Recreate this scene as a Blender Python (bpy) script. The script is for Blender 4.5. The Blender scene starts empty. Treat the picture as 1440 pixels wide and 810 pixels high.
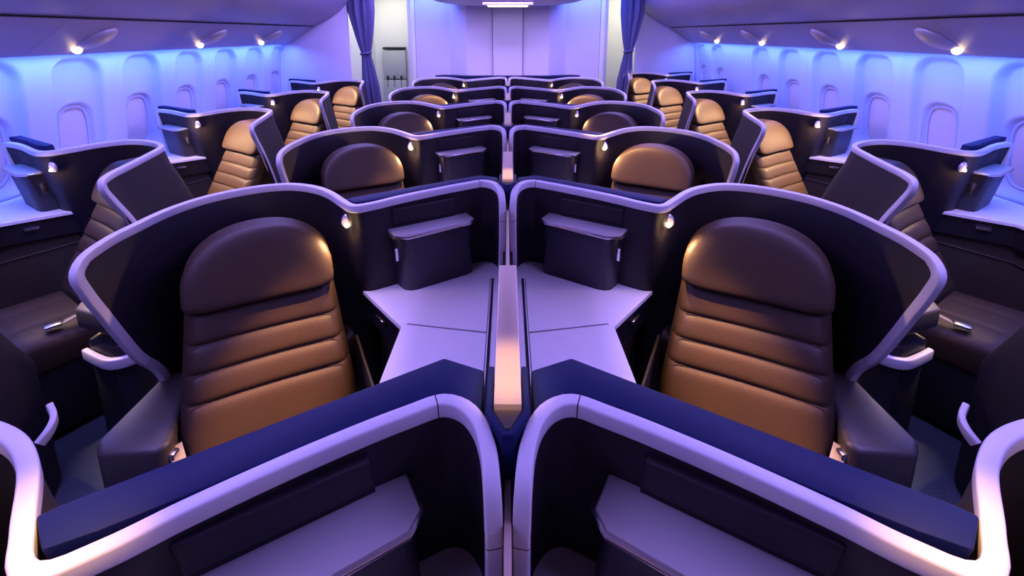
import bpy, bmesh, math, random
from mathutils import Vector, Matrix
random.seed(4)
SC = bpy.context.scene
C = SC.collection
H = 1.70           # camera height; heights below are often written as drop below it
P = 1.10           # distance from row to row
PI = math.pi

# ------------------------------------------------------------------ materials
def mat(name, col, rough=0.5, metal=0.0, spec=0.5, bump=None, noise=None, emit=None, trans=0.0, sheen=0.0, coat=0.0, aniso=None):
    m = bpy.data.materials.new(name); m.use_nodes = True
    nt = m.node_tree; b = nt.nodes['Principled BSDF']
    b.inputs['Base Color'].default_value = (*col, 1)
    b.inputs['Roughness'].default_value = rough
    b.inputs['Metallic'].default_value = metal
    b.inputs['Specular IOR Level'].default_value = spec
    b.inputs['Transmission Weight'].default_value = trans
    b.inputs['Sheen Weight'].default_value = sheen
    b.inputs['Coat Weight'].default_value = coat
    if emit:
        b.inputs['Emission Color'].default_value = (*emit[0], 1)
        b.inputs['Emission Strength'].default_value = emit[1]
    tc = nt.nodes.new('ShaderNodeTexCoord')
    if noise:                                   # (scale, amount) slight colour variation
        n = nt.nodes.new('ShaderNodeTexNoise'); n.inputs['Scale'].default_value = noise[0]; n.inputs['Detail'].default_value = 6
        r = nt.nodes.new('ShaderNodeMix'); r.data_type = 'RGBA'; r.blend_type = 'MULTIPLY'
        mr = nt.nodes.new('ShaderNodeMapRange')
        mr.inputs['To Min'].default_value = 1 - noise[1]; mr.inputs['To Max'].default_value = 1 + noise[1]
        nt.links.new(tc.outputs['Object'], n.inputs['Vector'])
        nt.links.new(n.outputs['Fac'], mr.inputs['Value'])
        cb = nt.nodes.new('ShaderNodeCombineColor')
        for k in range(3): nt.links.new(mr.outputs['Result'], cb.inputs[k])
        r.inputs['Factor'].default_value = 1
        r.inputs[6].default_value = (*col, 1)
        nt.links.new(cb.outputs['Color'], r.inputs[7])
        nt.links.new(r.outputs[2], b.inputs['Base Color'])
    if bump:                                    # (scale, strength, stretch)
        n = nt.nodes.new('ShaderNodeTexNoise'); n.inputs['Scale'].default_value = bump[0]; n.inputs['Detail'].default_value = 4
        mp = nt.nodes.new('ShaderNodeMapping'); mp.inputs['Scale'].default_value = bump[2] if len(bump) > 2 else (1, 1, 1)
        bp = nt.nodes.new('ShaderNodeBump'); bp.inputs['Strength'].default_value = bump[1]; bp.inputs['Distance'].default_value = 0.002
        nt.links.new(tc.outputs['Object'], mp.inputs['Vector'])
        nt.links.new(mp.outputs['Vector'], n.inputs['Vector'])
        nt.links.new(n.outputs['Fac'], bp.inputs['Height'])
        nt.links.new(bp.outputs['Normal'], b.inputs['Normal'])
    return m
M = {
 'shell':   mat('shell fabric plum', (.012, .0085, .014), .6, spec=.35, bump=(420, .25)),
 'trim':    mat('pale shell trim', (.57, .53, .60), .36),
 'ledge':   mat('midnight ledge', (.003, .007, .055), .6, spec=.22, noise=(60, .12)),
 'leather': mat('brown leather', (.038, .021, .013), .5, spec=.3, bump=(260, .35), noise=(9, .08)),
 'piping':  mat('leather stitching', (.045, .032, .026), .5),
 'console': mat('pale console laminate', (.84, .79, .86), .42, bump=(90, .08, (1, 8, 1)), noise=(14, .03)),
 'box':     mat('navy textured laminate', (.012, .011, .024), .42, bump=(300, .2, (1, 6, 1))),
 'chrome':  mat('satin chrome', (.82, .80, .84), .2, metal=1),
 'traytop': mat('brushed tray top', (.50, .46, .50), .38, metal=.35),
 'gold':    mat('brushed bronze', (.66, .50, .40), .36, metal=.55, bump=(200, .1, (1, .05, 1))),
 'goldrim': mat('brass rim', (.75, .52, .22), .3, metal=1),
 'seamline': mat('laminate joint', (.12, .10, .14), .6),
 'dark':    mat('black plastic', (.012, .011, .015), .38),
 'gap':     mat('black seam', (.004, .004, .005), .9),
 'screen':  mat('black display glass', (.006, .006, .009), .08, coat=.5),
 'panel':   mat('bronze brown side panel', (.050, .038, .026), .5),
 'arm':     mat('taupe armrest', (.050, .042, .042), .42),
 'carpet':  mat('blue grey carpet', (.045, .06, .085), .95, bump=(140, 1.0), noise=(120, .55)),
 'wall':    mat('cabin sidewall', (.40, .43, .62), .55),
 'shade':   mat('window shade', (.46, .40, .48), .55, bump=(60, .2, (1, 1, 12))),
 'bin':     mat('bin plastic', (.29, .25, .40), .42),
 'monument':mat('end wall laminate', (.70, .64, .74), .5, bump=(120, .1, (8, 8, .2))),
 'white':   mat('galley white', (.86, .86, .80), .45),
 'cream':   mat('door frame cream', (.84, .80, .60), .45),
 'curtain': mat('slate blue curtain', (.10, .095, .20), .8, bump=(200, .2)),
 'jump':    mat('jump seat grey', (.45, .47, .47), .5),
 'belt':    mat('grey webbing', (.22, .19, .17), .7, bump=(500, .5)),
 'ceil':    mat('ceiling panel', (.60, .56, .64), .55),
 'lens':    mat('reading lamp lens', (.9, .8, .6), .2, emit=((1, .72, .38), 30)),
 'lensrim': mat('lamp bezel', (.62, .58, .80), .15, metal=.6, coat=.6),
 'psu':     mat('lit lens overhead', (.9, .8, .6), .2, emit=((1, .70, .36), 9)),
 'lamp':    mat('ceiling diffuser', (.9, .85, .7), .3, emit=((1, .86, .62), 4.5)),
 'glow':    mat('floor marker lens', (.8, .8, .75), .3, emit=((.9, 1, .9), 1.6)),
}

# ------------------------------------------------------------------ helpers
def link(name, bm, m, parent=None, smooth=True, loc=None, angle=40):
    bmesh.ops.recalc_face_normals(bm, faces=bm.faces[:])
    me = bpy.data.meshes.new(name); bm.to_mesh(me); bm.free()
    me.materials.append(M[m] if isinstance(m, str) else m)
    if smooth:
        me.shade_smooth()
        me.set_sharp_from_angle(angle=math.radians(angle))
    o = bpy.data.objects.new(name, me); C.objects.link(o)
    if parent: o.parent = parent
    if loc: o.location = loc
    return o
def tag(o, label, cat, group=None, kind=None):
    o['label'] = label; o['category'] = cat
    if group: o['group'] = group
    if kind: o['kind'] = kind
    return o
def empty(name, loc):
    o = bpy.data.objects.new(name, None); C.objects.link(o); o.location = loc; o.empty_display_size = .1
    return o
def struct(o):
    o['kind'] = 'structure'; return o
def shift(bm, off):
    bmesh.ops.translate(bm, verts=bm.verts[:], vec=off); return bm
def add_box(bm, lo, hi, bev=0, seg=2, mtx=None):
    r = bmesh.ops.create_cube(bm, size=1)
    vs = r['verts']
    bmesh.ops.scale(bm, verts=vs, vec=[hi[k]-lo[k] for k in range(3)])
    bmesh.ops.translate(bm, verts=vs, vec=[(hi[k]+lo[k])/2 for k in range(3)])
    if bev:
        es = list({e for v in vs for e in v.link_edges})
        r2 = bmesh.ops.bevel(bm, geom=es, offset=bev, segments=seg, affect='EDGES', profile=.5)
        vs = list({v for f in r2['faces'] for v in f.verts} | {v for v in vs if v.is_valid})
    if mtx is not None: bmesh.ops.transform(bm, matrix=mtx, verts=vs)
    return bm
def box(lo, hi, bev=0, seg=2, mtx=None): return add_box(bmesh.new(), lo, hi, bev, seg, mtx)
def add_prism(bm, poly, z0, z1, bev=0, seg=2, mtx=None):
    b = bmesh.new()
    lo = [b.verts.new((p[0], p[1], z0)) for p in poly]; hi = [b.verts.new((p[0], p[1], z1)) for p in poly]
    n = len(poly)
    b.faces.new(lo[::-1]); b.faces.new(hi)
    for i in range(n): b.faces.new((lo[i], lo[(i+1) % n], hi[(i+1) % n], hi[i]))
    bmesh.ops.recalc_face_normals(b, faces=b.faces[:])
    if bev: bmesh.ops.bevel(b, geom=b.edges[:], offset=bev, segments=seg, affect='EDGES', profile=.5, clamp_overlap=True)
    if mtx is not None: b.transform(mtx)
    me = bpy.data.meshes.new('t'); b.to_mesh(me); b.free(); bm.from_mesh(me); bpy.data.meshes.remove(me)
    return bm
def prism(poly, z0, z1, bev=0, seg=2, mtx=None): return add_prism(bmesh.new(), poly, z0, z1, bev, seg, mtx)
def grid(rows, closed_u=False, cap=False):
    """rows: list of lists of points"""
    bm = bmesh.new(); add_grid(bm, rows, closed_u, cap); return bm
def add_grid(bm, rows, closed_u=False, cap=False):
    vs = [[bm.verts.new(p) for p in r] for r in rows]
    n = len(vs[0])
    for i in range(len(vs)-1):
        for j in range(n if closed_u else n-1):
            k = (j+1) % n
            bm.faces.new((vs[i][j], vs[i][k], vs[i+1][k], vs[i+1][j]))
    if cap:
        bm.faces.new(vs[0][::-1]); bm.faces.new(vs[-1])
    return bm
def spline(pts, step=.02):
    """Catmull-Rom through points, resampled about every step metres"""
    pts = [Vector(p) for p in pts]; out = []
    q = [2*pts[0]-pts[1]] + pts + [2*pts[-1]-pts[-2]]
    for i in range(1, len(q)-2):
        p0, p1, p2, p3 = q[i-1], q[i], q[i+1], q[i+2]
        t0 = 0; t1 = t0+max((p1-p0).length, 1e-4)**.5; t2 = t1+max((p2-p1).length, 1e-4)**.5; t3 = t2+max((p3-p2).length, 1e-4)**.5
        n = max(1, int((p2-p1).length/step))
        for k in range(n):
            t = t1+(t2-t1)*k/n
            a1 = p0*((t1-t)/(t1-t0))+p1*((t-t0)/(t1-t0)); a2 = p1*((t2-t)/(t2-t1))+p2*((t-t1)/(t2-t1)); a3 = p2*((t3-t)/(t3-t2))+p3*((t-t2)/(t3-t2))
            b1 = a1*((t2-t)/(t2-t0))+a2*((t-t0)/(t2-t0)); b2 = a2*((t3-t)/(t3-t1))+a3*((t-t1)/(t3-t1))
            out.append(b1*((t2-t)/(t2-t1))+b2*((t-t1)/(t2-t1)))
    out.append(pts[-1]); return out
def add_tube(bm, pts, r, seg=8):
    pts = [Vector(p) for p in pts]; rows = []
    up = Vector((0, 0, 1))
    for i, p in enumerate(pts):
        t = (pts[min(i+1, len(pts)-1)]-pts[max(i-1, 0)]).normalized()
        a = t.cross(up)
        if a.length < .05: a = t.cross(Vector((1, 0, 0)))
        a.normalize(); b = t.cross(a)
        rr = r[i] if isinstance(r, (list, tuple)) else r
        rows.append([p+a*rr*math.cos(2*PI*k/seg)+b*rr*math.sin(2*PI*k/seg) for k in range(seg)])
    return add_grid(bm, rows, True, True)
def rounded_profile(w, d, r, seg=3):
    out = []
    for cx, cy, a0 in ((w/2-r, d/2-r, 0), (-w/2+r, d/2-r, PI/2), (-w/2+r, -d/2+r, PI), (w/2-r, -d/2+r, 1.5*PI)):
        for k in range(seg+1):
            a = a0+PI/2*k/seg
            out.append((cx+r*math.cos(a), cy+r*math.sin(a)))
    return out
def ribbon(path, normals, prof):
    """profile (n, b): n along the wall normal, b along normal x tangent"""
    rows = []
    for i, p in enumerate(path):
        t = (path[min(i+1, len(path)-1)]-path[max(i-1, 0)]).normalized()
        n = normals[i]; n = (n-t*n.dot(t)).normalized(); b = n.cross(t).normalized()
        rows.append([p+n*u+b*v for u, v in prof])
    return grid(rows, True, True)
def flip(s): return Matrix.Scale(-1, 4, (1, 0, 0)) if s < 0 else Matrix.Identity(4)
def vis_copy(root, loc, label=None, group=None):
    r = root.copy(); C.objects.link(r); r.location = loc
    if label: r['label'] = label
    if group: r['group'] = group
    for ch in list(root.children):
        c = ch.copy(); C.objects.link(c); c.parent = r
        for g in list(ch.children):
            d = g.copy(); C.objects.link(d); d.parent = c
    return r

# ------------------------------------------------------------------ shell geometry, given as (lateral distance, depth, drop below the camera height)
CEN = dict(
 E=[(.014, 1.680, .925), (.011, 1.655, .83), (.008, 1.625, .72), (.007, 1.600, .62)],
 T=[(.009, 1.608, .574), (.016, 1.650, .560), (.032, 1.692, .555), (.060, 1.724, .553), (.100, 1.736, .552), (.16, 1.712, .554), (.28, 1.648, .558), (.40, 1.574, .562), (.465, 1.530, .565),
    (.514, 1.508, .566), (.560, 1.550, .566), (.638, 1.634, .564), (.703, 1.674, .558), (.80, 1.692, .551), (.885, 1.670, .548), (.977, 1.602, .545),
    (1.050, 1.519, .545), (1.093, 1.413, .546), (1.112, 1.300, .550), (1.127, 1.21, .558)],
 F=[(1.132, 1.140, .575), (1.126, 1.110, .60), (1.125, 1.125, .66), (1.125, 1.160, .745), (1.125, 1.199, .84), (1.122, 1.245, .945), (1.118, 1.30, 1.03), (1.11, 1.335, 1.15)],
 k=(.19, .40), xs=(.53, 1.0), joints=[(.11, 1.745, .552), (.027, 1.612, .66), (1.118, 1.27, .98)],
)
WIN = dict(
 E=[(2.652, 2.480, .91), (2.650, 2.458, .80), (2.648, 2.434, .68), (2.647, 2.424, .61)],
 T=[(2.644, 2.420, .578), (2.634, 2.416, .562), (2.585, 2.398, .558), (2.48, 2.35, .560), (2.36, 2.275, .563), (2.29, 2.238, .563), (2.235, 2.232, .560), (2.18, 2.265, .555),
    (2.12, 2.335, .550), (2.055, 2.385, .547), (1.98, 2.408, .545), (1.90, 2.400, .545), (1.82, 2.365, .545), (1.75, 2.315, .545), (1.70, 2.255, .545), (1.655, 2.10, .547), (1.617, 1.93, .549), (1.590, 1.81, .551)],
 F=[(1.578, 1.760, .562), (1.577, 1.760, .59), (1.580, 1.79, .64), (1.582, 1.86, .75), (1.584, 1.94, .90), (1.586, 2.02, 1.08)],
 k=(.25, .48), xs=(2.23, 1.75), joints=[(2.655, 2.50, .70), (1.585, 1.96, .93)],
)
def to3(p): return Vector((p[0], p[1], H-p[2]))

def shell_frames(U):
    ept = [to3(p) for p in U['E']]; tpt = [to3(p) for p in U['T']]; fpt = [to3(p) for p in U['F']]
    path = spline(ept+tpt+fpt, .011)
    # outward horizontal normals from the plan tangent on the top run; constant on the two end edges
    def idx(p): return min(range(len(path)), key=lambda i: (path[i]-p).length)
    i0, i1 = idx(tpt[0]), idx(fpt[0])
    sgn = 1 if tpt[-1].x > tpt[0].x else -1
    N = []
    for i, p in enumerate(path):
        j = min(max(i, i0+1), i1-2)
        t = path[min(j+2, len(path)-1)]-path[max(j-2, 0)]; t.z = 0
        if t.length < 1e-5: t = Vector((0, 1, 0))
        t.normalize()
        n = Vector((-t.y, t.x, 0))*sgn      # away from the passenger
        N.append(n)
    # smooth normals
    for _ in range(3):
        N = [((N[max(i-1, 0)]+N[i]*2+N[min(i+1, len(N)-1)])).normalized() for i in range(len(N))]
    # the listed points are the outer top edge of the rim: move to its middle
    path = [p-n*.012-Vector((0, 0, .012)) for p, n in zip(path, N)]
    return path, N, i0, i1

def lean(U, x, drop, dz):
    """sideways and backward shift of the wall below its rim: the wing follows its slanted front edge"""
    a, b = U['xs']; t = (x-a)/(b-a); t = min(max(t, 0), 1); t = t*t*(3-2*t)
    F = U['F']; f0 = F[0]
    pts = [(f[2], f[0]-f0[0], f[1]-f0[1]) for f in F if f[2] >= f0[2]]
    sx, sy = pts[-1][1], pts[-1][2]+U['k'][1]*min(max(drop-pts[-1][0], 0), .12)
    if drop <= pts[0][0]: sx = sy = 0
    for (h0, x0, y0), (h1, x1, y1) in zip(pts, pts[1:]):
        if h0 <= drop <= h1:
            q = (drop-h0)/(h1-h0); sx = x0+(x1-x0)*q; sy = y0+(y1-y0)*q
    return Vector((sx*t, U['k'][0]*dz*(1-t)+sy*t, 0))

def build_shell(U, s, name, base):
    """Empty with shell wall, trim, console, storage box, lamp; depth given for the reference row"""
    root = empty(name, base)
    F = flip(s); off = Vector(base)
    def put(pn, bm, m, parent=None, **kw):
        bm.transform(F); shift(bm, -off)
        return link(pn, bm, m, parent or root, **kw)
    path, N, i0, i1 = shell_frames(U)
    prof = rounded_profile(.023, .026, .0035)
    tr = put('trim', ribbon(path, N, prof), 'trim')
    joints = bmesh.new(); jp2 = rounded_profile(.0236, .0266, .0036)
    for want in U['joints']:
        w3 = to3(want); i = min(range(2, len(path)-2), key=lambda i: (path[i]-w3).length)
        t = (path[i+1]-path[i]).normalized()
        b = ribbon([path[i], path[i]+t*.0016], [N[i], N[i]], jp2)
        me = bpy.data.meshes.new('t'); b.to_mesh(me); b.free(); joints.from_mesh(me); bpy.data.meshes.remove(me)
    put('trim_joints', joints, 'gap', tr)
    # wall: inner and outer skins with one closed mesh
    cols = []
    for i in range(max(i0-2, 0), i1+1):
        p, n = path[i], N[i]
        zt = p.z-.008
        inner, outer = [], []
        nv = 14
        for j in range(nv+1):
            z = zt+(.02-zt)*j/nv
            dz = min(zt-z, .62)
            q = Vector((p.x, p.y, z))+lean(U, p.x, H-z, dz)
            inner.append(q-n*.008); outer.append(q+n*.009)
        cols.append(inner+outer[::-1])
    put('shell_wall', grid(cols, True, True), 'shell', angle=50)
    return root, put, path, N

def wall_dirs(a, b):
    a = Vector(a); b = Vector(b); d = (b-a).normalized(); return a, b, d

def rot_frame(origin, xdir):
    x = Vector((xdir[0], xdir[1], 0)).normalized(); z = Vector((0, 0, 1)); y = z.cross(x)
    m = Matrix.Identity(4)
    for i in range(3): m[i][0] = x[i]; m[i][1] = y[i]; m[i][2] = z[i]; m[i][3] = origin[i]
    return m

def fixtures(put, U, kind):
    """storage box, tray, latch, drawer, console, reading lamp, monitor; reference row coordinates"""
    if kind == 'centre':
        a, b = Vector((.145, 1.704)), Vector((.465, 1.518))      # console wall line at rim height, centre end -> dip
        lamp = (.556, 1.527, .634)
    else:
        a, b = Vector((2.600, 2.402)), Vector((2.295, 2.228))
        lamp = (2.225, 2.212, .640)
    d = (b-a).normalized()
    n = Vector((d.y, -d.x));  n = n if n.y < 0 else -n               # towards the passenger (camera side)
    L = (b-a).length
    fr = rot_frame((a.x, a.y, 0), d)                                 # local x along the wall, local y +-n
    sy = 1 if (fr.to_3x3() @ Vector((0, 1, 0))).xy.dot(n) > 0 else -1
    kk = U['k'][0]
    SH = Matrix.Identity(4); SH[1][2] = -kk; SH[1][3] = kk*(H-.56)      # the console wall leans back towards its foot
    def lbox(x0, x1, y0, y1, h0, h1, bev=0, seg=2):
        ys = sorted((sy*y0, sy*y1))
        return box((x0, ys[0], H-h1), (x1, ys[1], H-h0), bev, seg, SH @ fr)
    x1 = L-.055; x0 = .02
    ct = .918 if kind == 'centre' else .900
    # storage box body
    ys = [sy*v for v in (.0, .088)]
    poly = [(x0+.01, 0), (x0+.01, sy*.062), (x0+.02, sy*.074), (x0+.04, sy*.080), (x1-.05, sy*.088), (x1-.025, sy*.082), (x1-.008, sy*.065), (x1+.004, 0)]
    sb = put('storage_box', prism(poly, H-ct-.002, H-.690, .002, 1, SH @ fr), 'box')
    # tray with a chrome front lip
    tp = [(x0, 0), (x0, sy*.070), (x0+.025, sy*.092), (x1-.03, sy*.100), (x1+.010, sy*.070), (x1+.014, 0)]
    put('tray', prism(tp, H-.690, H-.677, .003, 2, SH @ fr), 'traytop')
    lipb = bmesh.new(); edge = [(x0-.001, .01), (x0-.001, .070), (x0+.025, .0935), (x1-.03, .1015), (x1+.0115, .071), (x1+.0155, .01)]
    pts = [SH @ fr @ Vector((x, sy*y, H-.6860)) for x, y in edge]
    add_tube(lipb, pts, .0052, 8)
    put('tray_edge', lipb, 'chrome')
    # flap above the tray and a black strip for the gap's shadow
    put('flap', lbox(x0+.050, x1-.006, -.002, .017, .600, .664, .006, 3), 'shell')
    put('gap_shade', lbox(x0+.050, x1-.006, -.002, .012, .664, .679), 'gap')
    # latch on the side of the box
    lt = lbox(x1-.012, x1+.006, .028, .046, .745, .800, .002)
    put('latch', lt, 'chrome', sb)
    # reading lamp
    lp = to3(lamp); ln = Vector((d.x*.35, d.y*.35, 0))+Vector((n.x, n.y, -.15)); ln.normalize()
    q = Vector((0, 0, 1)).rotation_difference(ln).to_matrix().to_4x4()
    bmr = bmesh.new(); bmesh.ops.create_uvsphere(bmr, u_segments=20, v_segments=12, radius=.5)
    bmr.transform(Matrix.Translation(lp) @ q @ Matrix.Diagonal((.040, .056, .024, 1)))
    rl = put('reading_lamp', bmr, 'lensrim')
    bml = bmesh.new(); bmesh.ops.create_uvsphere(bml, u_segments=14, v_segments=8, radius=.0075)
    bml.transform(Matrix.Translation(lp+ln*.012+Vector((0, 0, -.011))))
    put('lens', bml, 'lens', rl)
    lamp_pos = lp+ln*.035+Vector((0, 0, -.02))
    # console
    if kind == 'centre':
        top = [(.026, 1.68), (.026, .76), (.344, .76), (.344, 1.103), (.339, 1.338), (.592, 1.630), (.55, 1.65), (.16, 1.83), (.105, 1.85), (.05, 1.80)]
        lid = [(.066, 1.641), (.201, 1.641), (.345, 1.545), (.322, 1.356), (.066, 1.310)]
        front = [(.066, 1.303), (.329, 1.350), (.340, 1.336), (.344, 1.103), (.344, .78), (.066, .78)]
        body = [(.03, 1.7), (.03, .78), (.32, .78), (.326, 1.10), (.326, 1.346), (.572, 1.630), (.16, 1.82)]
        low = [(.03, 1.65), (.03, .78), (.275, .78), (.282, 1.10), (.282, 1.365), (.515, 1.630), (.16, 1.80)]
        e0, e1 = Vector((.339, 1.338)), Vector((.592, 1.630))
        dr = (.42, .52)
    else:
        top = [(2.755, 2.62), (2.755, 1.50), (2.47, 1.50), (2.455, 2.125), (2.17, 2.365), (2.25, 2.38), (2.36, 2.38), (2.66, 2.56)]
        lid = [(2.745, 2.50), (2.60, 2.41), (2.343, 2.238), (2.458, 2.136), (2.462, 1.97), (2.745, 1.97)]
        front = [(2.745, 1.964), (2.462, 1.964), (2.47, 1.52), (2.745, 1.52)]
        body = [(2.755, 2.6), (2.755, 1.52), (2.485, 1.52), (2.470, 2.135), (2.19, 2.365), (2.35, 2.37), (2.65, 2.55)]
        low = [(2.755, 2.55), (2.755, 1.52), (2.525, 1.52), (2.51, 2.145), (2.23, 2.37), (2.35, 2.36), (2.65, 2.53)]
        e0, e1 = Vector((2.455, 2.125)), Vector((2.17, 2.365))
        dr = (.28, .48)
    put('console_top', prism(top, H-ct-.018, H-ct, .002, 1), 'console')
    put('console_lid', prism(lid, H-ct-.001, H-ct+.003, .0012, 1), 'console')
    put('console_leaf', prism(front, H-ct-.001, H-ct+.003, .0012, 1), 'console')
    if kind == 'centre':
        put('seam', prism([(.066, 1.3033), (.066, 1.3097), (.3220, 1.3557), (.3288, 1.3505)], H-ct, H-ct+.0012), 'seamline')
        put('seam', box((.054, .78, H-ct-.001), (.061, 1.640, H-ct+.0025)), 'gap')
    cab = put('console_cabinet', prism(body, H-ct-.125, H-ct-.018, .003, 1), 'dark')
    put('console_panel', prism(low, .02, H-ct-.125, .003, 1), 'panel')
    # drawer pull on the seat-side edge
    dd = (e1-e0).normalized(); nn = Vector((dd.y, -dd.x)); 
    c = e0+(e1-e0)*dr[0]
    if (nn.x > 0) != (kind == 'centre'): nn = -nn
    fr2 = rot_frame((c.x, c.y, 0), dd)
    s2 = 1 if (fr2.to_3x3() @ Vector((0, 1, 0))).xy.dot(nn) > 0 else -1
    yy = sorted((s2*-.012, s2*.004))
    put('drawer_pull', box((-.028, yy[0], H-ct-.062), (.028, yy[1], H-ct-.048), .002, 2, fr2), 'chrome', cab)
    # display housing and screen on the far side of the console wall
    if kind == 'centre':
        led = [(.040, 1.800), (.113, 1.832), (.548, 1.566), (.564, 1.552), (.520, 1.514), (.475, 1.535), (.40, 1.578), (.28, 1.652), (.17, 1.718), (.11, 1.746), (.065, 1.734), (.040, 1.71)]
        s0, s1 = Vector((.15, 1.809)), Vector((.52, 1.583))
    else:
        led = [(2.69, 2.47), (2.66, 2.51), (2.285, 2.300), (2.29, 2.26), (2.36, 2.292), (2.48, 2.367), (2.585, 2.422), (2.65, 2.46)]
        s0, s1 = Vector((2.63, 2.493)), Vector((2.31, 2.314))
    mh = put('display_housing', prism(led, H-1.02, H-(.563 if kind == 'centre' else .545), .004, 2, SH), 'ledge')
    ds = (s1-s0).normalized(); fr3 = rot_frame((s0.x, s0.y, 0), ds)
    ns = Vector((-n.x, -n.y)); s3 = 1 if (fr3.to_3x3() @ Vector((0, 1, 0))).xy.dot(ns) > 0 else -1
    yy = sorted((s3*-.004, s3*.006))
    put('display', box((.01, yy[0], H-.90), ((s1-s0).length-.01, yy[1], H-.62), .003, 2, SH @ fr3), 'screen', mh)
    return lamp_pos

# ------------------------------------------------------------------ seat
def build_seat(s, base, cx, cy, ang, aside):
    """cx, cy: middle of the backrest at headrest-bottom height (reference row); ang: turn of the seat away from the cabin axis
    (positive: faces the centre line); aside: +1 when the aisle is on the larger-x side"""
    root = empty('airline_seat', base)
    off = Vector(base); F = flip(s)
    fwd = Vector((-math.sin(ang), -math.cos(ang), 0)); lat = Vector((math.cos(ang), -math.sin(ang), 0))
    if aside < 0: lat = -lat                                       # +lat = towards the aisle
    O = Vector((cx, cy, 0)); zb = H-.82; tanr = math.tan(math.radians(27))
    def W(a, f, z):
        return O+lat*a+fwd*f+Vector((0, 0, z))
    def put(pn, bm, m, parent=None, **kw):
        bm.transform(F); shift(bm, -off)
        return link(pn, bm, m, parent or root, **kw)
    def back_f(z): return (zb-z)*tanr
    # backrest with horizontal quilting, front and rear skin
    creases = [zb-.003, zb-.088, zb-.160, zb-.232]
    zs = []
    z = zb
    NZ = 120
    ztop, zbot = zb, .50
    rows = []
    for i in range(NZ+1):
        z = ztop+(zbot-ztop)*i/NZ
        dmin = min(abs(z-c) for c in creases)
        puff = .012*(1-math.exp(-(dmin/.009)**1.1)) if z > creases[-1]-.3 else .012
        wdt = .215+.028*min(1, (ztop-z)/.30)
        row = []
        for k in range(25):
            u = -1+2*k/24
            ed = 1-abs(u)**14
            sidewing = .035*max(0, (abs(u)-.78)/.22)**1.0*0
            f = back_f(z)+.028+puff*ed-.035*(1-ed)+.012*u*u*(1-abs(u)**8)
            row.append(W(u*wdt, f, z))
        rows.append(row)
    bm = grid(rows)
    # back skin
    back = [[W((-1+2*k/24)*(.205+.028*min(1, (ztop-z)/.30)), back_f(z)-.055, z) for k in range(25)] for z in [ztop+(zbot-ztop)*i/NZ for i in range(NZ+1)]]
    vs_f = [v for v in bm.verts]
    n0 = len(vs_f)
    add_grid(bm, back)
    bm.verts.ensure_lookup_table()
    W25 = 25
    def fv(i, k): return bm.verts[i*W25+k]
    def bv(i, k): return bm.verts[n0+i*W25+k]
    for i in range(NZ):
        bm.faces.new((fv(i, 0), fv(i+1, 0), bv(i+1, 0), bv(i, 0))); bm.faces.new((fv(i, 24), bv(i, 24), bv(i+1, 24), fv(i+1, 24)))
    for k in range(24):
        bm.faces.new((fv(0, k), bv(0, k), bv(0, k+1), fv(0, k+1))); bm.faces.new((fv(NZ, k), fv(NZ, k+1), bv(NZ, k+1), bv(NZ, k)))
    br = put('backrest', bm, 'leather', angle=60)
    sb = bmesh.new()
    for c in creases[1:]:
        wdt = .215+.028*min(1, (ztop-c)/.30)
        add_tube(sb, [W(u/12*wdt*.985, back_f(c)+.0290+.012*(u/12)**2, c) for u in range(-11, 12)], .0014, 6)
    put('stitching', sb, 'piping', br)
    # headrest: domed pad
    hh = .205; hw = .215
    rows = []
    NU = 24
    for j in range(15):                                            # from rim (0) to the crown of the cushion
        t = j/14
        sc = math.sin((1-t)*PI/2)**.55 if t < 1 else 0
        th = .020+.036*(1-(1-t)**3.2)
        ring = []
        for k in range(48):
            a = 2*PI*k/48
            ca, sa = math.cos(a), math.sin(a)
            ex = 2.2 if sa > 0 else 7.0
            r = 1/((abs(ca)**ex+abs(sa)**ex)**(1/ex))
            aa = ca*r*hw*max(sc, .001); zz = sa*r*(.150 if sa > 0 else .060)*max(sc, .001)
            if sa < 0: zz = sa*r*.062*max(sc, .001)
            zc = zb+.060+zz
            f = (zb-zc)*tanr*.8+.018+th*.95+.010*(aa/hw)**2
            ring.append(W(aa, f, zc))
        rows.append(ring)
    bm = grid(rows, True)
    # close rim with a back ring
    bm.verts.ensure_lookup_table()
    rim = bm.verts[:48]
    back = [bm.verts.new(v.co-fwd*.065) for v in rim]
    for k in range(48): bm.faces.new((rim[k], back[k], back[(k+1) % 48], rim[(k+1) % 48]))
    bm.faces.new(back)
    bmesh.ops.remove_doubles(bm, verts=bm.verts[:], dist=.0004)
    put('headrest', bm, 'leather', angle=70)
    # seat cushion, quilted in lengthwise panels
    zc = .47; f0 = back_f(zc)+.03; rows = []
    for i in range(25):
        f = f0+(.50)*i/24
        row = []
        for k in range(29):
            u = -1+2*k/28
            e = (1-abs(u)**7)*(1-max(0, (i-19)/5)**3)*1.0
            cr = min(abs(u-.33), abs(u+.33), 1)
            dip = .010*math.exp(-(cr/.03)**2)
            if i in (12,): dip = max(dip, .008)
            row.append(W(u*.255, f, zc-.05+.055*max(e, 0)**.6-dip+.02*i/24))
        rows.append(row)
    bm = grid(rows)
    n0 = len(bm.verts)
    add_grid(bm, [[W((-1+2*k/28)*.25, f0+.49*i/24, zc-.13) for k in range(29)] for i in range(25)])
    bm.verts.ensure_lookup_table()
    g = lambda i, k, o=0: bm.verts[o+i*29+k]
    for i in range(24):
        for k in (0, 28): bm.faces.new((g(i, k), g(i+1, k), g(i+1, k, n0), g(i, k, n0)))
    for k in range(28):
        for i in (0, 24): bm.faces.new((g(i, k), g(i, k+1), g(i, k+1, n0), g(i, k, n0)))
    put('seat_cushion', bm, 'leather', angle=60)
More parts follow.
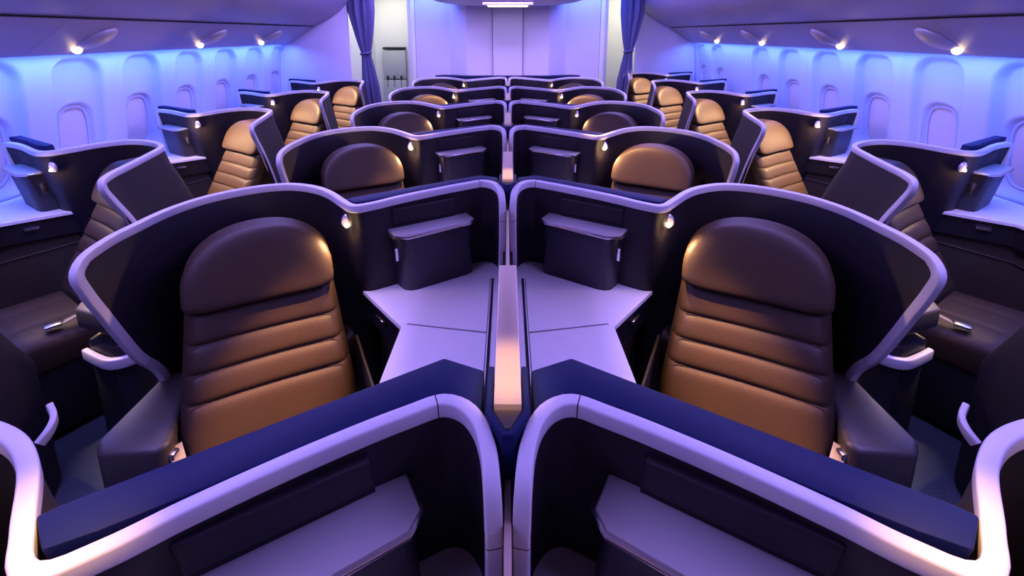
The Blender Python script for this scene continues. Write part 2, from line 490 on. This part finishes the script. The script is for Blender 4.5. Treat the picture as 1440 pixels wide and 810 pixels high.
    put('seat_base', prism([tuple(W(a, f, 0).xy) for a, f in ((-.24, f0), (.24, f0), (.24, f0+.44), (-.24, f0+.44))], .03, zc-.131, .01, 2), 'dark')
    # belt: two short straps with a buckle resting on the cushion, aisle side
    bb = bmesh.new()
    sp = spline([W(.25, f0-.05, zc+.10), W(.238, f0-.01, zc+.085), W(.222, f0+.04, zc+.045), W(.205, f0+.09, zc+.026)], .02)
    add_grid(bb, [[p+lat*w*.6+fwd*w*.3+Vector((0, 0, h)) for w, h in ((-.024, 0), (.024, 0), (.024, .003), (-.024, .003))] for p in sp], True, True)
    bl = put('seat_belt', bb, 'belt')
    fr = rot_frame(tuple(W(.200, f0+.115, zc+.024)), tuple((fwd-lat*.2).xy))
    bk = box((-.022, -.024, 0), (.034, .024, .012), .004, 2, fr)
    put('buckle', bk, 'chrome', bl)
    return root, W, put, f0

def armrest_bm(poly, z0, z1): return prism(poly, z0, z1, .012, 3)

# ------------------------------------------------------------------ prototypes and rows
LAMPS = []
def lights_at(pos, target, energy, size=58, blend=.8, col=(1, .60, .27), r=.012):
    l = bpy.data.lights.new('lamp or added spot', 'SPOT'); l.energy = energy; l.color = col; l.spot_size = math.radians(size); l.spot_blend = blend; l.shadow_soft_size = r
    o = bpy.data.objects.new('lamp_or_added_spot', l); C.objects.link(o); o.location = pos
    o.rotation_euler = (Vector(target)-Vector(pos)).to_track_quat('-Z', 'Y').to_euler()
    return o

ORD = {-1: 'nearest', 0: 'second', 1: 'third', 2: 'fourth', 3: 'fifth', 4: 'farthest'}
for s, side in ((-1, 'left'), (1, 'right')):
    base = Vector((s*.70, 1.40, 0))
    # ---- centre pair
    root, put, path, N = build_shell(CEN, s, 'seat_shell', base)
    tag(root, '', 'seat shell', 'centre seat shells')
    lp = fixtures(put, CEN, 'centre')
    # aisle armrest, in front of the wing
    arm = [(1.12, 1.345), (1.045, 1.355), (.915, 1.07), (.935, 1.045), (1.085, 1.035), (1.122, 1.075)]
    seat, W, sput, f0 = build_seat(s, Vector((s*.70, 1.30, 0)), .795, 1.385, math.radians(27.5), 1)
    tag(seat, '', 'seat', 'centre seats')
    ab = prism(arm, H-1.25, H-1.085, .016, 3)
    ar = sput('armrest', ab, 'arm')
    sput('armrest_handle', box((.908, 1.065, H-1.165), (.930, 1.090, H-1.120), .003, 2), 'chrome', ar)
    sput('armrest_support', prism([(1.115, 1.34), (1.05, 1.345), (.97, 1.12), (1.10, 1.09)], .02, H-1.24, .006, 1), 'dark')
    sput('side_panel', prism([tuple(W(-.275, -.02, 0).xy), tuple(W(-.285, -.02, 0).xy), tuple(W(-.285, .52, 0).xy), tuple(W(-.275, .52, 0).xy)], .05, .62, .003, 1), 'panel')
    for r in range(-1, 5):
        loc = base+Vector((0, P*r, 0)); sl = seat.location+Vector((0, P*r, 0)) if r == -1 else None
        if r == -1: shells0, seat0, b0, s0 = root, seat, base.copy(), Vector((s*.70, 1.30, 0))
        nm = {-1: f'{side} centre seat shell nearest the camera, pale rim filling the bottom {side} corner',
              0: f'complete {side} centre seat shell, second row from camera',
              1: f'{side} centre seat shell in third row from the camera',
              2: f'{side} centre seat shell in fourth row from the camera',
              3: f'{side} centre seat shell in fifth row, second from the end wall',
              4: f'{side} centre seat shell farthest back, right against the end wall'}[r]
        sn = {-1: f'brown leather seat inside the nearest {side} centre shell, mostly out of frame',
              0: f'large quilted brown leather seat on the {side}, its backrest fully in view',
              1: f'brown leather seat in third row, {side} centre, headrest above the nearer rim',
              2: f'brown leather seat in fourth row, {side} of the centre divider',
              3: f'brown leather seat in fifth row, {side} of the centre divider',
              4: f'brown leather seat farthest back, {side} of the centre divider'}[r]
        if r == -1:
            root.location = b0+Vector((0, -P, 0)); root['label'] = nm
            seat.location = s0+Vector((0, -P, 0)); seat['label'] = sn
        else:
            vis_copy(root, b0+Vector((0, P*r, 0)), nm); vis_copy(seat, s0+Vector((0, P*r, 0)), sn)
        lw = Vector((s*lp.x, lp.y+P*r, lp.z))
        tgt = Vector((s*.74, 1.20+P*r, H-.98))
        LAMPS.append((lw, tgt, 'c', r, s))
    # ---- window side
    base = Vector((s*2.15, 2.10, 0))
    root, put, path, N = build_shell(WIN, s, 'seat_shell', base)
    tag(root, '', 'seat shell', 'window seat shells')
    lp = fixtures(put, WIN, 'window')
    # pale band round the foot of the aisle armrest, floor marker and a brass-rimmed control recess on the console side
    band = spline([(1.452, 1.80, H-1.245), (1.456, 1.68, H-1.25), (1.475, 1.615, H-1.25), (1.53, 1.59, H-1.25), (1.61, 1.615, H-1.25), (1.685, 1.65, H-1.25)], .02)
    bn = []
    for i in range(len(band)):
        t = band[min(i+1, len(band)-1)]-band[max(i-1, 0)]; t.z = 0; t.normalize(); bn.append(Vector((t.y, -t.x, 0)))
    put('foot_trim', ribbon(band, bn, rounded_profile(.022, .045, .006)), 'trim')
    rt = spline([(1.645, 2.545, H-1.31), (1.60, 2.51, H-1.33), (1.578, 2.465, H-1.34), (1.585, 2.435, H-1.36)], .012)
    put('rear_foot_trim', ribbon(rt, [Vector(((rt[min(i+1, len(rt)-1)]-rt[max(i-1, 0)]).y, -(rt[min(i+1, len(rt)-1)]-rt[max(i-1, 0)]).x, 0)).normalized() for i in range(len(rt))], rounded_profile(.02, .034, .005)), 'trim')
    put('foot_panel', prism([(1.462, 2.05), (1.462, 1.69), (1.480, 1.628), (1.53, 1.602), (1.67, 1.655), (1.64, 2.0)], .02, H-1.19, .004, 1), 'dark')
    put('floor_marker', box((1.452, 1.74, H-1.50), (1.464, 1.80, H-1.455), .002, 1), 'glow')
    rim = bmesh.new()
    rp = [(2.467, 1.93, H-.965), (2.477, 1.62, H-.965), (2.478, 1.59, H-.98), (2.478, 1.59, H-1.00), (2.477, 1.62, H-1.015), (2.467, 1.93, H-1.015), (2.466, 1.96, H-1.00), (2.466, 1.96, H-.98), (2.467, 1.93, H-.965)]
    add_tube(rim, rp, .003, 6); put('control_rim', rim, 'goldrim')
    rim = bmesh.new(); add_tube(rim, [(2.25, 2.35, H-1.08), (2.50, 2.14, H-1.11), (2.52, 1.55, H-1.16)], .003, 6); put('side_rail', rim, 'panel')
    seat, W, sput, f0 = build_seat(s, Vector((s*1.92, 2.0, 0)), 1.885, 2.175, math.radians(-33), -1)
    tag(seat, '', 'seat', 'window seats')
    ab = prism([(1.50, 2.05), (1.50, 1.63), (1.53, 1.60), (1.70, 1.655), (1.72, 1.70), (1.66, 2.0)], H-1.14, H-1.055, .012, 3)
    sput('armrest', ab, 'arm')
    rows = range(-1, 4) if s < 0 else range(-1, 5)
    for r in rows:
        o = {-1: 'nearest the camera, mostly outside the frame', 0: 'first fully in view at the picture edge', 1: 'second in view, halfway down the cabin', 2: 'third in view from the camera', 3: 'fourth in view', 4: 'farthest in the cabin, beside the curtain'}[r]
        if r == 3 and s < 0: o = 'farthest in the cabin, beside the curtain'
        nm = f'{side} window seat shell with pale rim, {o}'
        sn = {-1: f'{side} window seat nearest the camera, mostly outside the frame', 0: f'{side} window seat whose cushion and belt show by the near aisle', 1: f'gold-lit {side} window seat, second in view from the camera',
              2: f'gold-lit {side} window seat, third in view from the camera', 3: f'gold-lit {side} window seat, fourth in view from the camera', 4: f'gold-lit {side} window seat farthest back beside the curtain'}[r]
        b0 = base; s0 = Vector((s*1.92, 2.0, 0))
        if r == -1:
            root.location = b0+Vector((0, -P, 0)); root['label'] = nm
            seat.location = s0+Vector((0, -P, 0)); seat['label'] = sn
        else:
            vis_copy(root, b0+Vector((0, P*r, 0)), nm); vis_copy(seat, s0+Vector((0, P*r, 0)), sn)
        lw = Vector((s*lp.x, lp.y+P*r, lp.z))
        LAMPS.append((lw, Vector((s*1.95, 1.85+P*r, H-.95)), 'w', r, s))

# centre dividers between the pairs
def divider():
    root = empty('centre_divider', (0, 1.80, 0)); off = Vector((0, 1.80, 0))
    def put(pn, bm, m, parent=None, **kw): return link(pn, shift(bm, -off), m, parent or root, **kw)
    put('post_cap', box((-.021, 1.70, H-.70), (.021, 2.13, H-.540), .0025, 2), 'gold')
    put('post_body', box((-.020, 1.705, .02), (.020, 2.12, H-.70)), 'dark')
    nose = [(-.021, 1.698), (.021, 1.698), (.004, 1.664), (-.004, 1.664)]
    put('post_nose', prism(nose, H-.72, H-.548, .001, 1), 'panel')
    col = bmesh.new()
    inn = [(-.0225, 1.79), (-.0225, 1.696), (-.004, 1.661), (.004, 1.661), (.0225, 1.696), (.0225, 1.79)]
    outp = [(.033, 1.79), (.033, 1.69), (.009, 1.650), (-.009, 1.650), (-.033, 1.69), (-.033, 1.79)]
    add_prism(col, inn+outp, H-.74, H-.546, .002, 1)
    put('post_collar', col, 'ledge')
    put('privacy_screen', box((-.005, 1.03, H-.86), (.005, 1.662, H-.620), .001, 1), 'gold')
    put('screen_guide', box((-.018, 1.03, .02), (.018, 1.64, H-.80)), 'dark')
    return root
dv = divider()
dl = {-1: 'bronze-capped centre divider nearest the camera between the first two rows', 0: 'centre divider with bright bronze cap behind the second row', 1: 'centre divider behind the third row from camera',
      2: 'centre divider behind the fourth row from camera', 3: 'small centre divider behind the fifth row', 4: 'smallest centre divider at the end wall'}
tag(dv, dl[-1], 'divider', 'centre dividers'); dv.location = (0, 1.80-P, 0)
for r in range(0, 4): vis_copy(dv, (0, 1.80+P*r, 0), dl[r])
# ------------------------------------------------------------------ cabin
Y0, Y1 = -1.2, 8.2
LB, RB = 5.80, 6.95          # partition depth, left and right
def wall_x(h):               # half width of the side wall by drop below camera height
    pts = [(-.2, 2.64), (.1, 2.71), (.7, 2.765), (1.1, 2.80), (1.5, 2.77), (1.72, 2.70)]
    for (a, xa), (b, xb) in zip(pts, pts[1:]):
        if h <= b: return xa+(xb-xa)*(h-a)/(b-a)
    return pts[-1][1]
def rr(u, v, hw, hh, r, soft):      # signed rounded rectangle -> 0..1 mask
    qx, qy = abs(u)-hw+r, abs(v)-hh+r
    d = math.hypot(max(qx, 0), max(qy, 0))+min(max(qx, qy), 0)-r
    t = min(max(.5-d/soft, 0), 1)
    return t*t*(3-2*t)
WIN0, WP = 2.46, .533
def sidewall(s, y1, name, skip=()):
    ys = []; y = .9
    while y < y1: ys.append(y); y += .013
    ys.append(y1)
    hs = [-.05+1.05*i/84 for i in range(85)]+[1.1, 1.3, 1.5, 1.7]
    rows = []
    for h in hs:
        row = []
        for y in ys:
            k = round((y-WIN0)/WP); yc = WIN0+k*WP
            dep = 0
            if k not in skip:
                dep = .046*rr(y-yc, h-.52, .165, .36, .11, .035)
                dep += .028*rr(y-yc, h-.655, .122, .205, .10, .018)
            seam = 0
            ks = round((y-(WIN0+WP*1.5))/(2*WP)); ysm = WIN0+WP*1.5+2*WP*ks
            seam = .006*math.exp(-((y-ysm)/.010)**2)
            row.append((s*(wall_x(h)+dep-seam), y, H-h))
        rows.append(row)
    rows_near = [[(s*wall_x(h), yy, H-h) for yy in (Y0, .9)] for h in hs]
    bm = grid(rows); add_grid(bm, rows_near)
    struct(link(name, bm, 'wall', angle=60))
sidewall(-1, LB, 'wall_left', skip=())
sidewall(1, RB, 'wall_right', skip=(6,))
wn = 0
for s, kk in ((-1, range(-1, 6)), (1, [-1, 0, 1, 2, 3, 4, 5, 7])):
    for k in kk:
        wn += 1
        yc = WIN0+k*WP
        def ring(hw, hh, r, dx, n=40):
            out = []
            for i in range(n):
                a = 2*PI*i/n; ca, sa = math.cos(a), math.sin(a)
                ex = 3.2
                q = 1/((abs(ca)**ex+abs(sa)**ex)**(1/ex))
                h = .655-sa*q*hh
                out.append((s*(wall_x(h)+.074-dx), yc+ca*q*hw, H-h))
            return out
        bm = grid([ring(.100, .180, 0, -.004), ring(.100, .180, 0, .010), ring(.108, .189, 0, .014), ring(.117, .199, 0, .006), ring(.118, .200, 0, -.004)], True)
        w = struct(link(f'window_{wn}', bm, 'wall'))
        bm = bmesh.new(); r0 = ring(.101, .181, 0, .002); bm.faces.new([bm.verts.new(p) for p in r0])
        link('window_shade', bm, 'shade', w)

struct(link('floor', box((-2.9, Y0, -.05), (2.9, Y1, 0)), 'carpet'))

# overhead bins: lower tray with the lights, door above it
def bin_profile(lower):
    if lower: return [(2.66, -.125), (2.63, -.115), (2.56, -.07), (2.42, .02), (2.345, .075)]
    return [(2.335, .090), (2.25, .125), (2.12, .185), (2.0, .265), (1.90, .37), (1.835, .48), (1.81, .60), (1.84, .72)]
def bin_mesh(s, pts, y0, y1, close):
    full = [Vector((s*x, 0, H+z)) for x, z in pts]+[Vector((s*x, 0, H+z)) for x, z in close]
    full = [full[i] for i in range(len(full))]
    return grid([[Vector((p.x, y, p.z)) for p in full] for y in (y0, y1)], True, True)
nb = 0
for s, side, yend in ((-1, 'left', LB-.02), (1, 'right', RB-.02)):
    prot = None
    y = yend; i = 0; L = 1.066
    spans = []
    while y > -.9: spans.append((y-L, y)); y -= L
    for i, (a, b) in enumerate(spans):
        root = empty('overhead_bin', (s*2.4, (a+b)/2, H))
        lowr = spline([(x, 0, z) for x, z in bin_profile(True)], .03); upr = spline([(x, 0, z) for x, z in bin_profile(False)], .03)
        g = .003
        o = link('light_panel', shift(bin_mesh(s, [(p.x, p.z) for p in lowr], a+g*.3, b-g*.3, [(2.345, .12), (2.66, .12)]), -root.location), 'bin', root)
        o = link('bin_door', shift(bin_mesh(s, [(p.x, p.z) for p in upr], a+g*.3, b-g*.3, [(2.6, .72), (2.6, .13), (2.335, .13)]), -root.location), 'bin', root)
        pos = ['closest to the end wall', 'second from the end wall', 'third from the end wall', 'fourth from the end wall', 'fifth from the end wall', 'sixth from the end wall', 'seventh from the end wall', 'nearest the camera'][min(i, 7)]
        tag(root, f'{side} overhead bin with purple-lit curved door, {pos}', 'overhead bin', f'{side} overhead bins')
    struct(link('trim_1' if s < 0 else 'trim_2', box((min(s*2.335, s*2.36), Y0, H+.079), (max(s*2.335, s*2.36), yend-.01, H+.086)), 'gap'))
# overhead reading lights along the bin undersides: (side, depth, word)
def psu(s):
    root = empty('overhead_reading_light', (s*2.56, 0, H-.08)); off = Vector((s*2.56, 0, H-.08))
    d = Vector((-s*.235, .0, .125)).normalized()
    bm = bmesh.new(); bmesh.ops.create_uvsphere(bm, u_segments=24, v_segments=12, radius=.5)
    fr = Matrix.Identity(4)
    xx = Vector((-s*.235, .09, .125)).normalized(); yy = Vector((0, 1, 0)); zz = xx.cross(yy).normalized(); yy = zz.cross(xx)
    for i in range(3): fr[i][0] = xx[i]; fr[i][1] = yy[i]; fr[i][2] = zz[i]
    bm.transform(fr @ Matrix.Diagonal((.25, .13, .10, 1)))
    o = link('light_housing', bm, 'traytop', root)
    bm = bmesh.new(); bmesh.ops.create_uvsphere(bm, u_segments=16, v_segments=10, radius=.5)
    bm.transform(Matrix.Translation((s*.085, -.045, -.072)) @ fr @ Matrix.Diagonal((.05, .05, .045, 1)))
    link('lens', bm, 'psu', o)
    return root
PSU = {-1: [2.90, 4.05, 5.05], 1: [2.78, 3.75, 4.9, 5.95]}
PSUL = {-1: ['largest lit reading light under the left bins', 'middle lit reading light under the left bins', 'farthest lit reading light under the left bins'],
        1: ['largest lit reading light under the right bins', 'second lit reading light under the right bins', 'third, small lit reading light under the right bins', 'farthest tiny reading light under the right bins']}
for s in (-1, 1):
    p = psu(s)
    for i, y in enumerate(PSU[s]):
        r = p if i == 0 else vis_copy(p, p.location)
        r.location = (s*2.495, y, H-.025)
        tag(r, PSUL[s][i], 'reading light', 'overhead reading lights')

# ceiling
bm = grid([[(x, Y0, H+z), (x, 6.2, H+z)] for x, z in ((-1.86, .70), (-1.5, .78), (-1.1, .60), (-.6, .66), (0, .68), (.6, .66), (1.1, .60), (1.5, .78), (1.86, .70))])
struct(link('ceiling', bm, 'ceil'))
# lowered rounded ceiling pod with a lamp near the end wall
rows = []
for j in range(9):
    t = j/8*PI/2
    rows.append([(math.cos(a)*1.05*math.cos(t)**.5 if t < PI/2 else 0.0, 6.15+math.sin(a)*.55*max(math.cos(t), 0)**.5, H+.345+.16*(1-math.sin(t))) for a in [2*PI*k/48 for k in range(48)]])
struct(link('ceiling_dome', grid(rows, True), 'ceil'))
root = empty('ceiling_lamp', (0, 5.9, H+.33)); tag(root, 'square recessed ceiling lamp above the last centre row', 'ceiling lamp')
link('lamp_frame', shift(box((-.30, 5.70, H+.325), (.30, 6.0, H+.36), .008), -root.location), 'bin', root)
link('diffuser', shift(box((-.24, 5.74, H+.318), (.24, 5.84, H+.330), .003), -root.location), 'lamp', root)
link('diffuser', shift(box((-.24, 5.87, H+.318), (.24, 5.97, H+.330), .003), -root.location), 'lamp', root)

# end wall monument with facets
zt = H+1.0
fac = [(-1.27, 6.62), (-.80, 6.62), (-.56, 6.47), (-.21, 6.50), (-.20, 6.47), (.20, 6.47), (.21, 6.50), (.56, 6.47), (.80, 6.62), (1.27, 6.62)]
bm = prism(fac+[(1.22, 7.4), (-1.22, 7.4)], 0, zt)
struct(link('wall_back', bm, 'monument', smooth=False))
for x, nme in ((-.205, 'trim_3'), (.205, 'trim_4')):
    struct(link(nme, box((x-.0025, 6.463, .9), (x+.0025, 6.475, zt)), 'seamline'))
# thin shelf in front of it
shelf = tag(link('wall_shelf', prism([(-1.0, 6.50), (-.6, 6.36), (.6, 6.36), (1.0, 6.50), (.9, 6.6), (-.9, 6.6)], H-.59, H-.565, .006, 2, None), 'ledge'), 'thin dark shelf along the foot of the pale end wall', 'shelf')
# side partitions
def partition(s, y, xin, name):
    pts = [(s*xin, y, 0), (s*2.80, y, 0), (s*2.80, y, zt), (s*xin, y, zt)]
    bm = box((min(s*xin, s*2.82), y, 0), (max(s*xin, s*2.82), y+.04, zt), .006)
    struct(link(name, bm, 'monument'))
partition(-1, LB, 1.93, 'partition_left'); partition(1, RB, 1.86, 'partition_right')
# doorways: pale service area beyond, jamb and walls
for s, nme in ((-1, 'left'), (1, 'right')):
    struct(link(f'wall_galley_{nme}', box((min(s*1.2, s*2.9), 8.1, 0), (max(s*1.2, s*2.9), 8.15, zt)), 'white'))
    struct(link(f'wall_aisle_{nme}', box((min(s*2.25, s*2.30), (LB if s < 0 else RB)+.05, 0), (max(s*2.25, s*2.30), 8.1, zt)), 'white'))
    jb = bmesh.new(); add_box(jb, (min(s*1.275, s*1.335), 6.60, 0), (max(s*1.275, s*1.335), 6.75, zt), .008)
    struct(link('trim_5' if s < 0 else 'trim_6', jb, 'cream'))
    struct(link('trim_7' if s < 0 else 'trim_8', box((min(s*1.335, s*1.44), 6.9, 0), (max(s*1.335, s*1.44), 7.6, zt), .01), 'white'))
# jump seat on the left service wall
root = empty('crew_jump_seat', (-1.95, 8.09, 0)); tag(root, 'folded pale grey crew jump seat with harness, seen through the left doorway', 'jump seat')
def jp(pn, lo, hi, m, parent=None, bev=.006):
    return link(pn, shift(box(lo, hi, bev), -root.location), m, parent or root)
jp('backrest', (-2.10, 7.98, .95), (-1.72, 8.09, 1.42), 'jump')
jp('headrest', (-2.10, 7.99, 1.44), (-1.72, 8.09, 1.475), 'dark')
jp('seat_panel', (-2.10, 7.96, 0.0), (-1.72, 8.09, .93), 'jump')
for x in (-2.03, -1.92, -1.80): jp('harness_strap', (x-.018, 7.96, .80), (x+.018, 7.985, 1.0), 'dark')

# curtains
def curtain(s, x, y, lab):
    root = empty('curtain', (s*x, y, 0))
    rows = []
    for j in range(50):
        z = .35+(2.75-.35)*j/49
        zt_ = 1.46
        d = (z-zt_)
        w = .045+(.085*min(1, abs(d)/.5)**.8 if d > 0 else .040*min(1, abs(d)/.4))
        cx = s*(.03*min(1, d/.5) if d > 0 else -.05*min(1, abs(d)/.6))
        row = []
        for k in range(72):
            a = 2*PI*k/72
            r = 1+.30*math.sin(a*9+.6*math.sin(z*2))
            row.append((cx+math.cos(a)*w*r, math.sin(a)*w*.55*r, z))
        rows.append(row)
    link('curtain_cloth', grid(rows, True, True), 'curtain', root)
    bm = bmesh.new(); add_tube(bm, [(math.cos(2*PI*k/24)*.062, math.sin(2*PI*k/24)*.045, 1.46+.01*math.cos(2*PI*k/24)) for k in range(25)], .014, 8)
    link('tieback', bm, 'curtain', root)
    tag(root, lab, 'curtain', 'tied-back curtains')
curtain(-1, 1.74, 5.84, 'slate blue tied curtain beside the left doorway')
curtain(1, 1.68, 6.62, 'slate blue tied curtain beside the right doorway')
# ------------------------------------------------------------------ lights
def area(name, loc, size, energy, col, target=None, rot=None, spread=180):
    l = bpy.data.lights.new(name, 'AREA'); l.shape = 'RECTANGLE'; l.size, l.size_y = size; l.energy = energy; l.color = col; l.spread = math.radians(spread)
    o = bpy.data.objects.new(name, l); C.objects.link(o); o.location = loc
    if target is not None: o.rotation_euler = (Vector(target)-Vector(loc)).to_track_quat('-Z', 'Y').to_euler()
    if rot: o.rotation_euler = rot
    return o
for s in (-1, 1):
    ye = LB if s < 0 else RB
    # blue strip tucked under the bins washing the side wall
    area('bin_wash_light', (s*2.61, (ye-.3)/2, H-.135), (.03, ye+.1), 60, (.06, .17, 1), rot=(0, math.radians(-s*12), 0))
    # violet cove light above the bins
    area('cove_light', (s*1.30, 2.6, H+.62), (.5, 6.8), 160, (.36, .27, 1))
    area('galley_light', (s*1.85, 7.3, H+.7), (.5, 1.0), 10, (1, .97, .80))
    area('facet_fill', (s*1.15, 6.2, H+.85), (.5, .5), 30, (.08, .16, 1), target=(s*.8, 6.6, H+.1))  # blue fill added to tint the angled end wall facets, no fixture
area('end_wall_light', (0, 5.4, H+.62), (1.0, .2), 32, (.62, .45, 1), target=(0, 6.5, H+.2))
for pos, tgt, kind, r, s in LAMPS:
    lights_at(pos, tgt, 9 if kind == 'c' else 7, 125, 1.0)
    l = bpy.data.lights.new('lamp glow', 'POINT'); l.energy = {-1: 1.6, 1: 2.2, 2: 1.0}.get(r, .6); l.color = (1, .62, .28); l.shadow_soft_size = .01
    o = bpy.data.objects.new('lamp_glow', l); C.objects.link(o); o.location = pos
# overhead reading lights: window seats from the bins, centre seats from the centre ceiling row, plus added accent spots
for s in (-1, 1):
    for r in (range(0, 4) if s < 0 else range(0, 5)):
        lights_at((s*2.30, 1.75+P*r, H-.02), (s*1.66, 1.78, H-1.12) if r == 0 else (s*1.86, 2.05+P*r, H-.88), 110 if r == 0 else 340, 30 if r == 0 else 52, .8, col=(1, .66, .28), r=.02)
    for r in range(-1, 5):
        high = (r == 1 and s > 0) or r > 2
        lights_at((s*.12, 1.50+P*r, H+.50), (s*.76, 1.32+P*r, H-.84) if high else (s*.66, 1.20+P*r, H-1.02), 330 if high else 760, 26 if high else 17, .9, col=(1, .52, .24), r=.02)
        if r in (-1, 1): lights_at((s*.12, 1.50+P*r, H+.50), (s*.54, 1.50+P*r, H-.56), 150 if r < 0 else 60, 15, 1, col=(1, .54, .11), r=.02)  # extra warm spot added to brighten the rim corner, not a seat lamp
for r in (-1, 0):
    lights_at((0, 1.35+P*r, H+.50), (0, 1.77+P*r, H-.54), 150, 9, .9, r=.02)  # narrow warm spot added to gild the near end of the post cap
for s, y in ((-1, LB), (1, RB)):
    area('partition_fill', (s*2.1, y-.8, H+.45), (.4, .2), 5, (.62, .40, 1), target=(s*2.3, y, H-.2))  # violet fill added to lift the partition's tone, no fixture
w = bpy.data.worlds.new('World'); SC.world = w; w.use_nodes = True
w.node_tree.nodes['Background'].inputs[0].default_value = (.25, .18, .6, 1)
w.node_tree.nodes['Background'].inputs[1].default_value = .05

# ------------------------------------------------------------------ camera
cam = bpy.data.cameras.new('camera'); co = bpy.data.objects.new('camera', cam); C.objects.link(co)
cam.sensor_width = 36; cam.lens = 16.5; cam.clip_start = .02
cam.shift_y = -217.7/1440; cam.shift_x = 6/1440
co.location = (0, 0, H); co.rotation_euler = (math.radians(90-12), 0, 0)
SC.camera = co
SC.view_settings.view_transform = 'Standard'; SC.view_settings.look = 'None'; SC.view_settings.exposure = .15; SC.view_settings.gamma = 1
SC.view_settings.use_curve_mapping = False
SC.cycles.max_bounces = 6; SC.cycles.caustics_reflective = False; SC.cycles.caustics_refractive = False
SC.cycles.sample_clamp_indirect = 3
